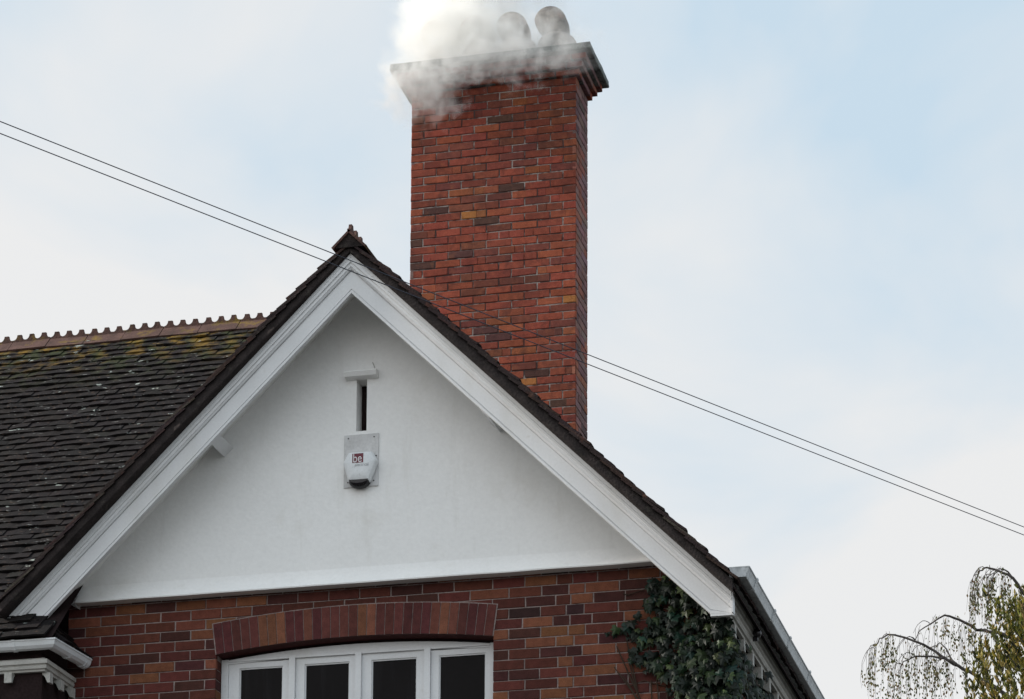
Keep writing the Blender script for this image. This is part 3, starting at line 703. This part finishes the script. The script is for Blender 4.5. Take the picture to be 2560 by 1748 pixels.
# ------------------------------------------------------------------ ivy
ivy = empty('ivy', (2.45, -.05, 0), 'dark green ivy climbing the brick corner below the right bargeboard foot', 'ivy')
LEAF = [(0, 0), (.32, -.16), (.50, .06), (.34, .22), (.46, .52), (.20, .48), (0, .92), (-.20, .48), (-.46, .52), (-.34, .22), (-.50, .06), (-.32, -.16)]
def ivy_leaf(mb, p, nrm, down, s, c):
    nrm = nrm.normalized(); dn = (down - nrm*down.dot(nrm)).normalized(); sd = dn.cross(nrm)
    cen = p + dn*(.3*s) + nrm*(.10*s)
    pts = [p + sd*(x*s) + dn*(y*s) - nrm*(abs(x)*.22*s + max(0, y-.5)*.25*s) for x, y in LEAF]
    n = len(pts)
    b0 = len(mb.v); mb.v += [tuple(cen)] + [tuple(q) for q in pts]
    for i in range(n): mb.f.append((b0, b0+1+i, b0+1+(i+1) % n)); mb.m.append(0); mb.c.append(c); mb.sm.append(False)
def inpoly(x, z, poly):
    r = False; n = len(poly)
    for i in range(n):
        (x1, z1), (x2, z2) = poly[i], poly[(i+1) % n]
        if (z1 > z) != (z2 > z) and x < (x2-x1)*(z-z1)/(z2-z1)+x1: r = not r
    return r
POLY = [(2.05, 7.62), (2.16, 7.70), (2.30, 7.72), (2.62, 7.55), (2.75, 7.2), (2.75, 6.0), (2.40, 6.0), (2.33, 6.6), (2.30, 6.85), (2.27, 6.98), (2.12, 7.06), (2.03, 7.12), (1.98, 7.20), (2.05, 7.27), (1.96, 7.31), (1.84, 7.33), (1.85, 7.37), (1.96, 7.39), (2.0, 7.48)]
fo = MB(); rng = random.Random(77); IV = [(6, (.0045, .0100, .005)), (3, (.009, .021, .0085)), (1.6, (.026, .046, .015)), (.5, (.060, .080, .028)), (.9, (.009, .033, .022))]
cnt = 0
while cnt < 1150:
    x, z = rng.uniform(1.8, 2.75), rng.uniform(6.0, 7.75)
    edge = inpoly(x, z, POLY)
    if not edge: continue
    if rng.random() > .38 + 1.7*max(0, x-1.98) + .9*mnoise.noise(Vector((x*7, z*7, 4))): continue
    deep = min(.22, .03 + .30*max(0, x-2.0)) * (.5+.7*abs(mnoise.noise(Vector((x*5, z*5, 3)))))
    y = -rng.uniform(.012, .03) - deep*rng.random()
    nrm = Vector((rng.uniform(-.6, .7), -1, rng.uniform(-.25, .75))); dn = Vector((rng.uniform(-.6, .6), -.2, -1))
    ivy_leaf(fo, Vector((x, y, z)), nrm, dn, rng.uniform(.030, .072) if rng.random() < .6 else rng.uniform(.07, .098), pick(rng, IV)); cnt += 1
cnt = 0
while cnt < 1500:     # round the corner along the return wall
    y, z = rng.uniform(-.1, 2.7), rng.uniform(5.9, 7.36)
    if z > 7.335 - .10*abs(mnoise.noise(Vector((y*3, 0, 1)))): continue
    x = XW1 + .015 + rng.random()*.20*(.4+.9*abs(mnoise.noise(Vector((y*4, z*4, 8)))))
    nrm = Vector((1, rng.uniform(-1.0, .4), rng.uniform(-.25, .7))); dn = Vector((.2, rng.uniform(-.6, .6), -1))
    ivy_leaf(fo, Vector((x, y, z)), nrm, dn, rng.uniform(.045, .09), pick(rng, IV)); cnt += 1
fo.build('foliage', M_ivy, ivy, recalc=False)
st = MB()
for k in range(16):
    x = rng.uniform(2.2, 2.58); z = 5.6; pts = []
    tx = rng.uniform(1.9, 2.55); n = 10
    for i in range(n):
        f = i/(n-1); pts.append((x+(tx-x)*f**1.6+.02*mnoise.noise(Vector((k, i*.6, 0))), -.012-.004*(k % 3), z+1.75*f*(.8+.012*k)))
    pts = [p for p in pts if p[2] < 7.6 or inpoly(p[0], p[2], POLY)]
    st.tube(pts, [.012-.009*i/len(pts) for i in range(len(pts))], 5)
for p in (((2.02, 7.35), (1.93, 7.35), (1.85, 7.348)), ((2.0, 7.60), (1.96, 7.615)), ((2.1, 7.63), (1.98, 7.60)), ((2.25, 6.95), (2.1, 7.0), (2.0, 6.965))):
    st.tube([(x, -.014, z) for x, z in p], .0035, 5)
st.build('stem', M_stem, ivy)

# ------------------------------------------------------------------ trees on the right
def twig(mb, lf, p, length, rng, leafy, c_leaf, s_leaf, drift=None):
    drift = drift or Vector((rng.uniform(-.10, .05), rng.uniform(-.1, .1), 0)); pts = [Vector(p)]; n = 7
    v = Vector((rng.uniform(-.5, .3), rng.uniform(-.3, .3), .35))
    for i in range(n):
        v = v*.55 + Vector((drift.x*.6, drift.y*.6, -1))*.6; pts.append(pts[-1] + v.normalized()*(length/n) + Vector((rng.uniform(-.012, .012), rng.uniform(-.012, .012), 0)))
    mb.tube(pts, [.0026-.0002*i for i in range(len(pts))], 3)
    for i in range(1, len(pts)):
        for k in range(leafy):
            if rng.random() < .55*(i/len(pts)) + .12: 
                q = pts[i-1].lerp(pts[i], rng.random()) + Vector((rng.uniform(-.03, .03), rng.uniform(-.03, .03), -.012))
                flat_leaf(lf, q, rng, rng.uniform(*s_leaf), pick(rng, c_leaf), .72)
def flat_leaf(mb, p, rng, s, c, wd, up=None):
    a = (up or Vector((rng.uniform(-.6, .6), rng.uniform(-.6, .6), -1))).normalized()
    b = Vector((rng.uniform(-1, 1), rng.uniform(-1, 1), rng.uniform(-.4, .4))).cross(a)
    if b.length < .05: b = a.orthogonal()
    b.normalize(); n = a.cross(b)
    pts = [p, p+a*s*.35+b*s*wd*.42-n*s*.06, p+a*s*.70+b*s*wd*.30-n*s*.05, p+a*s, p+a*s*.70-b*s*wd*.30-n*s*.05, p+a*s*.35-b*s*wd*.42-n*s*.06]
    i0 = len(mb.v); mb.v += [tuple(q) for q in pts]
    for f in ((0, 1, 2, 3), (0, 3, 4, 5)): mb.f.append(tuple(i0+k for k in f)); mb.m.append(0); mb.c.append(c); mb.sm.append(False)
birch = empty('birch_tree', (4.6, 18.4, 0), 'weeping birch with thin arching bare branches and a few brown leaves', 'tree')
tk = MB(); lf = MB(); rng = random.Random(42)
BL = [(4, (0.0850, 0.0900, 0.0252)), (3, (0.1700, 0.1350, 0.0360)), (2, (0.1700, 0.0900, 0.0270)), (2, (0.0680, 0.0900, 0.0234))]
tk.tube([(4.6, 18.4, 0), (4.62, 18.4, 4), (4.55, 18.45, 8), (4.62, 18.4, 11), (4.66, 18.4, 13.2), (4.7, 18.3, 14.6)], [.17, .145, .11, .075, .045, .012], 12)
LIMBS = [([(4.6, 18.4, 10.2), (3.6, 18.2, 11.2), (2.889, 18, 11.699), (2.567, 18, 11.925), (2.394, 17.98, 12.021), (2.163, 17.96, 12.193), (1.953, 17.95, 12.317), (1.695, 17.93, 12.431), (1.577, 17.92, 12.445), (1.47, 17.9, 12.38), (1.409, 17.9, 12.26), (1.37, 17.9, 12.05)], .027, 4),
         ([(2.394, 17.98, 12.03), (2.231, 17.9, 12.092), (1.926, 17.85, 12.111), (1.78, 17.83, 12.05), (1.70, 17.82, 11.90)], .014, 1),
         ([(2.52, 18, 11.95), (2.36, 18.1, 12.10), (2.29, 18.15, 12.26), (2.20, 18.18, 12.36), (2.08, 18.2, 12.30), (2.03, 18.2, 12.2)], .010, 0),
         ([(4.62, 18.4, 11.6), (3.7, 18.5, 12.25), (3.09, 18.4, 12.436), (2.905, 18.4, 12.509), (2.65, 18.4, 12.575), (2.441, 18.35, 12.698), (2.255, 18.3, 12.76), (2.15, 18.3, 12.70), (1.934, 18.3, 12.574), (1.85, 18.3, 12.40)], .030, 3),
         ([(4.64, 18.4, 12.4), (3.8, 18.0, 12.62), (3.33, 17.8, 12.78), (3.183, 17.7, 13.012), (2.999, 17.7, 13.11), (2.86, 17.7, 13.175), (2.77, 17.7, 13.12), (2.70, 17.7, 12.97), (2.66, 17.7, 12.8)], .024, 3),
         ([(3.25, 17.75, 12.9), (3.12, 17.7, 13.09), (3.02, 17.65, 13.13), (2.86, 17.6, 13.0)], .010, 1),
         ([(4.65, 18.4, 12.9), (4.1, 18.6, 13.3), (3.6, 18.7, 13.35), (3.36, 18.75, 13.25), (3.25, 18.8, 13.05)], .022, 2),
         ([(4.6, 18.4, 9.4), (3.7, 18.6, 10.6), (3.0, 18.7, 11.25), (2.4, 18.8, 11.5), (2.1, 18.8, 11.45)], .03, 2),
         ([(4.65, 18.4, 12.6), (5.3, 18.5, 13.2), (5.9, 18.5, 13.4), (6.3, 18.5, 13.1)], .024, 2),
         ([(4.6, 18.4, 10.8), (5.5, 18.2, 11.8), (6.3, 18.2, 12.2), (6.9, 18.2, 11.9)], .03, 2)]
for pts, r0, lv in LIMBS:
    n = len(pts); P = [Vector(p) for p in pts]; sm = []
    for i in range(n-1):
        for k in range(3):
            t = k/3; a = P[i].lerp(P[i+1], t)
            if 0 < i < n-2 or k: a = a + Vector((0, rng.uniform(-.01, .01), rng.uniform(-.012, .012)))
            sm.append(a)
    sm.append(P[-1]); m_ = len(sm)
    tk.tube(sm, [r0*(1-i/m_)**1.1+.0035 for i in range(m_)], 6)
    for i in range(m_):
        f = i/m_
        if f < .22: continue
        for k in range(4 if f > .3 else 1):
            if rng.random() < .42: twig(tk, lf, sm[i]+Vector((rng.uniform(-.05, .05), rng.uniform(-.2, .2), 0)), rng.uniform(.22, .95)*(1 if rng.random() < .8 else 1.3), rng, (6 if rng.random() < .55 else 1), BL, (.026, .050))
    # side shoots
    for k in range(lv*2):
        i = rng.randrange(int(m_*.35), m_-1); s0 = sm[i]; yy = rng.uniform(-.3, .3); sx_ = rng.uniform(.35, .8); q = [s0+Vector((-.30*sx_*f_, yy*f_, sx_*(.30*f_-.55*f_*f_) + rng.uniform(-.008, .008))) for f_ in (0, .15, .3, .45, .6, .75, .88, 1)]
        tk.tube(q, [.006-.0005*i_ for i_ in range(8)], 4)
        for c in q[2:]:
            if rng.random() < .6: twig(tk, lf, c, rng.uniform(.2, .7), rng, 4 if rng.random() < .5 else 1, BL, (.026, .048))
tk.build('trunk', M_bark, birch, recalc=False); lf.build('crown', M_leaf, birch, recalc=False)

lau = empty('evergreen_tree', (4.35, 14, 0), 'dense evergreen with upright olive and yellow leaf sprays in front of the birch', 'tree')
tk = MB(); tk.tube([(4.35, 14, 0), (4.37, 14, 3), (4.3, 14.02, 7), (4.34, 14, 11)], [.14, .12, .08, .02], 10)
lf = MB(); rng = random.Random(9)
LL = [(4, (.11, .12, .022)), (3, (.19, .185, .034)), (2.6, (.36, .28, .05)), (1.8, (.036, .044, .013)), (1.6, (.46, .35, .12))]
def sprout(p, length, dirv, dens):
    n = 6; pts = [p + dirv*(length*i/n) + Vector((rng.uniform(-.01, .01), rng.uniform(-.01, .01), 0)) for i in range(n+1)]
    tk.tube(pts, [.006-.0006*i for i in range(n+1)], 4)
    cc = pick(rng, LL)
    for i in range(dens):
        f = rng.random(); q = pts[min(n-1, int(f*n))].lerp(pts[min(n, int(f*n)+1)], rng.random())
        out = Vector((rng.uniform(-1, 1), rng.uniform(-1, 1), rng.uniform(.4, 1.5)))
        c = cc if rng.random() < .6 else pick(rng, LL)
        flat_leaf(lf, q, rng, rng.uniform(.045, .085), c, .45, up=out+dirv*.5)
cnt = 0
while cnt < 2300:
    th, z = rng.uniform(0, 2*math.pi), rng.uniform(7.6, 11.9) if cnt < 2000 else rng.uniform(3, 7.6)
    k = 1-abs((z-8.2)/(3.62 if z > 8.2 else 6))**2.0
    if k < .01: continue
    rr = 1.62*math.sqrt(k)*(1+.16*mnoise.noise(Vector((math.cos(th)*2, math.sin(th)*2, z*1.6)))) * (rng.uniform(.78, 1.0) if rng.random() < .75 else rng.uniform(.3, .8))
    p = Vector((4.35+rr*math.cos(th), 14+rr*math.sin(th), z))
    if math.sin(th) > .5 and rng.random() < .5: continue
    sprout(p, rng.uniform(.14, .32), Vector((.38*math.cos(th)+rng.uniform(-.2, .2), .38*math.sin(th), 1)).normalized(), rng.randint(16, 28)); cnt += 1
for x, z, l in ((3.02, 10.45, .40), (2.96, 10.3, .3), (3.10, 10.75, .38), (3.25, 11.05, .42), (3.30, 11.25, .36), (3.42, 11.25, .34), (3.55, 11.25, .36), (3.16, 10.9, .25), (3.38, 11.2, .3), (3.2, 10.6, .35), (3.34, 10.8, .35), (3.05, 10.2, .4)):
    for k in range(2): sprout(Vector((x+rng.uniform(-.05, .05), 13.6+rng.uniform(-.3, .3), z-.05)), l, Vector((rng.uniform(-.18, .12), 0, 1)).normalized(), 24)
tk.build('trunk', M_bark, lau, recalc=False); lf.build('crown', M_leaf, lau, recalc=False)
PUFFS = [((-.68, 4.13, 13.60), (.50, .20, .44), 6.5, .85), ((-.16, 4.12, 13.73), (.95, .18, .30), 4.6, .85), ((-.52, 4.22, 14.05), (.56, .22, .46), 9, .5), ((.42, 4.13, 13.72), (.54, .15, .26), 2.4, .85),
         ((-.62, 4.5, 14.25), (.46, .42, .62), 9, .5), ((-.34, 4.5, 15.0), (.66, .45, 1.0), 6, .65), ((-.18, 4.35, 14.08), (.42, .3, .36), 8, .55), ((.16, 4.4, 13.98), (.66, .30, .24), 4.2, .65), ((.1, 4.5, 14.6), (.62, .42, .65), 1.3, .95)]
# ------------------------------------------------------------------ smoke from the chimney pots
sm = bpy.data.materials.new('smoke'); sm.use_nodes = True; t = sm.node_tree; t.nodes.clear(); K = t.links.new
o = N(t, 'ShaderNodeOutputMaterial'); pv = N(t, 'ShaderNodeVolumePrincipled'); K(pv.outputs[0], o.inputs['Volume'])
pv.inputs['Color'].default_value = (1.0, .994, .978, 1); pv.inputs['Anisotropy'].default_value = 0
co = N(t, 'ShaderNodeTexCoord').outputs['Object']
wn = N(t, 'ShaderNodeTexNoise'); wn.inputs['Scale'].default_value = 2.2; wn.inputs['Detail'].default_value = 3; K(co, wn.inputs['Vector'])
wv = N(t, 'ShaderNodeVectorMath', operation='MULTIPLY_ADD'); wv.inputs[1].default_value = (.35, .2, .35); wv.inputs[2].default_value = (-.175, -.1, -.175); K(wn.outputs['Color'], wv.inputs[0])
wp = N(t, 'ShaderNodeVectorMath', operation='ADD'); K(co, wp.inputs[0]); K(wv.outputs[0], wp.inputs[1])
nz = N(t, 'ShaderNodeTexNoise'); nz.inputs['Scale'].default_value = 6.5; nz.inputs['Detail'].default_value = 6; nz.inputs['Roughness'].default_value = .66; K(wp.outputs[0], nz.inputs['Vector'])
nm = N(t, 'ShaderNodeMath', operation='MULTIPLY_ADD'); nm.inputs[1].default_value = 3.0; nm.inputs[2].default_value = -1.55; K(nz.outputs['Fac'], nm.inputs[0])
SC = Vector((-.1, 4.5, 14.3))
tot = None
for c, r, dn, na in PUFFS:
    s = N(t, 'ShaderNodeVectorMath', operation='SUBTRACT'); s.inputs[1].default_value = tuple(Vector(c)-SC); K(wp.outputs[0], s.inputs[0])
    dv_ = N(t, 'ShaderNodeVectorMath', operation='DIVIDE'); dv_.inputs[1].default_value = r; K(s.outputs[0], dv_.inputs[0])
    ln = N(t, 'ShaderNodeVectorMath', operation='LENGTH'); K(dv_.outputs[0], ln.inputs[0])
    a = N(t, 'ShaderNodeMath', operation='MULTIPLY_ADD'); a.inputs[1].default_value = na; K(nm.outputs[0], a.inputs[0])
    sb = N(t, 'ShaderNodeMath', operation='SUBTRACT'); sb.inputs[0].default_value = 1; K(ln.outputs['Value'], sb.inputs[1]); K(sb.outputs[0], a.inputs[2])
    # fade fully to nothing inside the domain
    mr = N(t, 'ShaderNodeMapRange', interpolation_type='SMOOTHSTEP'); mr.inputs[1].default_value = 0; mr.inputs[2].default_value = .75; mr.inputs[4].default_value = dn; K(a.outputs[0], mr.inputs[0])
    if tot is None: tot = mr.outputs[0]
    else:
        x_ = N(t, 'ShaderNodeMath', operation='ADD'); K(tot, x_.inputs[0]); K(mr.outputs[0], x_.inputs[1]); tot = x_.outputs[0]
K(tot, pv.inputs['Density'])
b = MB()
hx_ = [(-1.35, 3.75, 13.05), (1.0, 3.75, 13.05), (1.0, 5.5, 13.05), (-1.35, 5.5, 13.05), (-1.6, 3.6, 16.4), (1.5, 3.6, 16.4), (1.5, 5.8, 16.4), (-1.6, 5.8, 16.4)]
b.hexa([Vector(p)-SC for p in hx_]); so_ = b.build('smoke', sm); so_.location = SC
tag(so_, 'white smoke pouring from the chimney pots and spilling over the brick cap', 'smoke', kind='stuff')

# ------------------------------------------------------------------ ground
g = MB(); s_ = 600
g.face([(-s_, -s_, 0), (s_, -s_, 0), (s_, s_, 0), (-s_, s_, 0)])
tag(g.build('ground', M_ground), kind='structure')
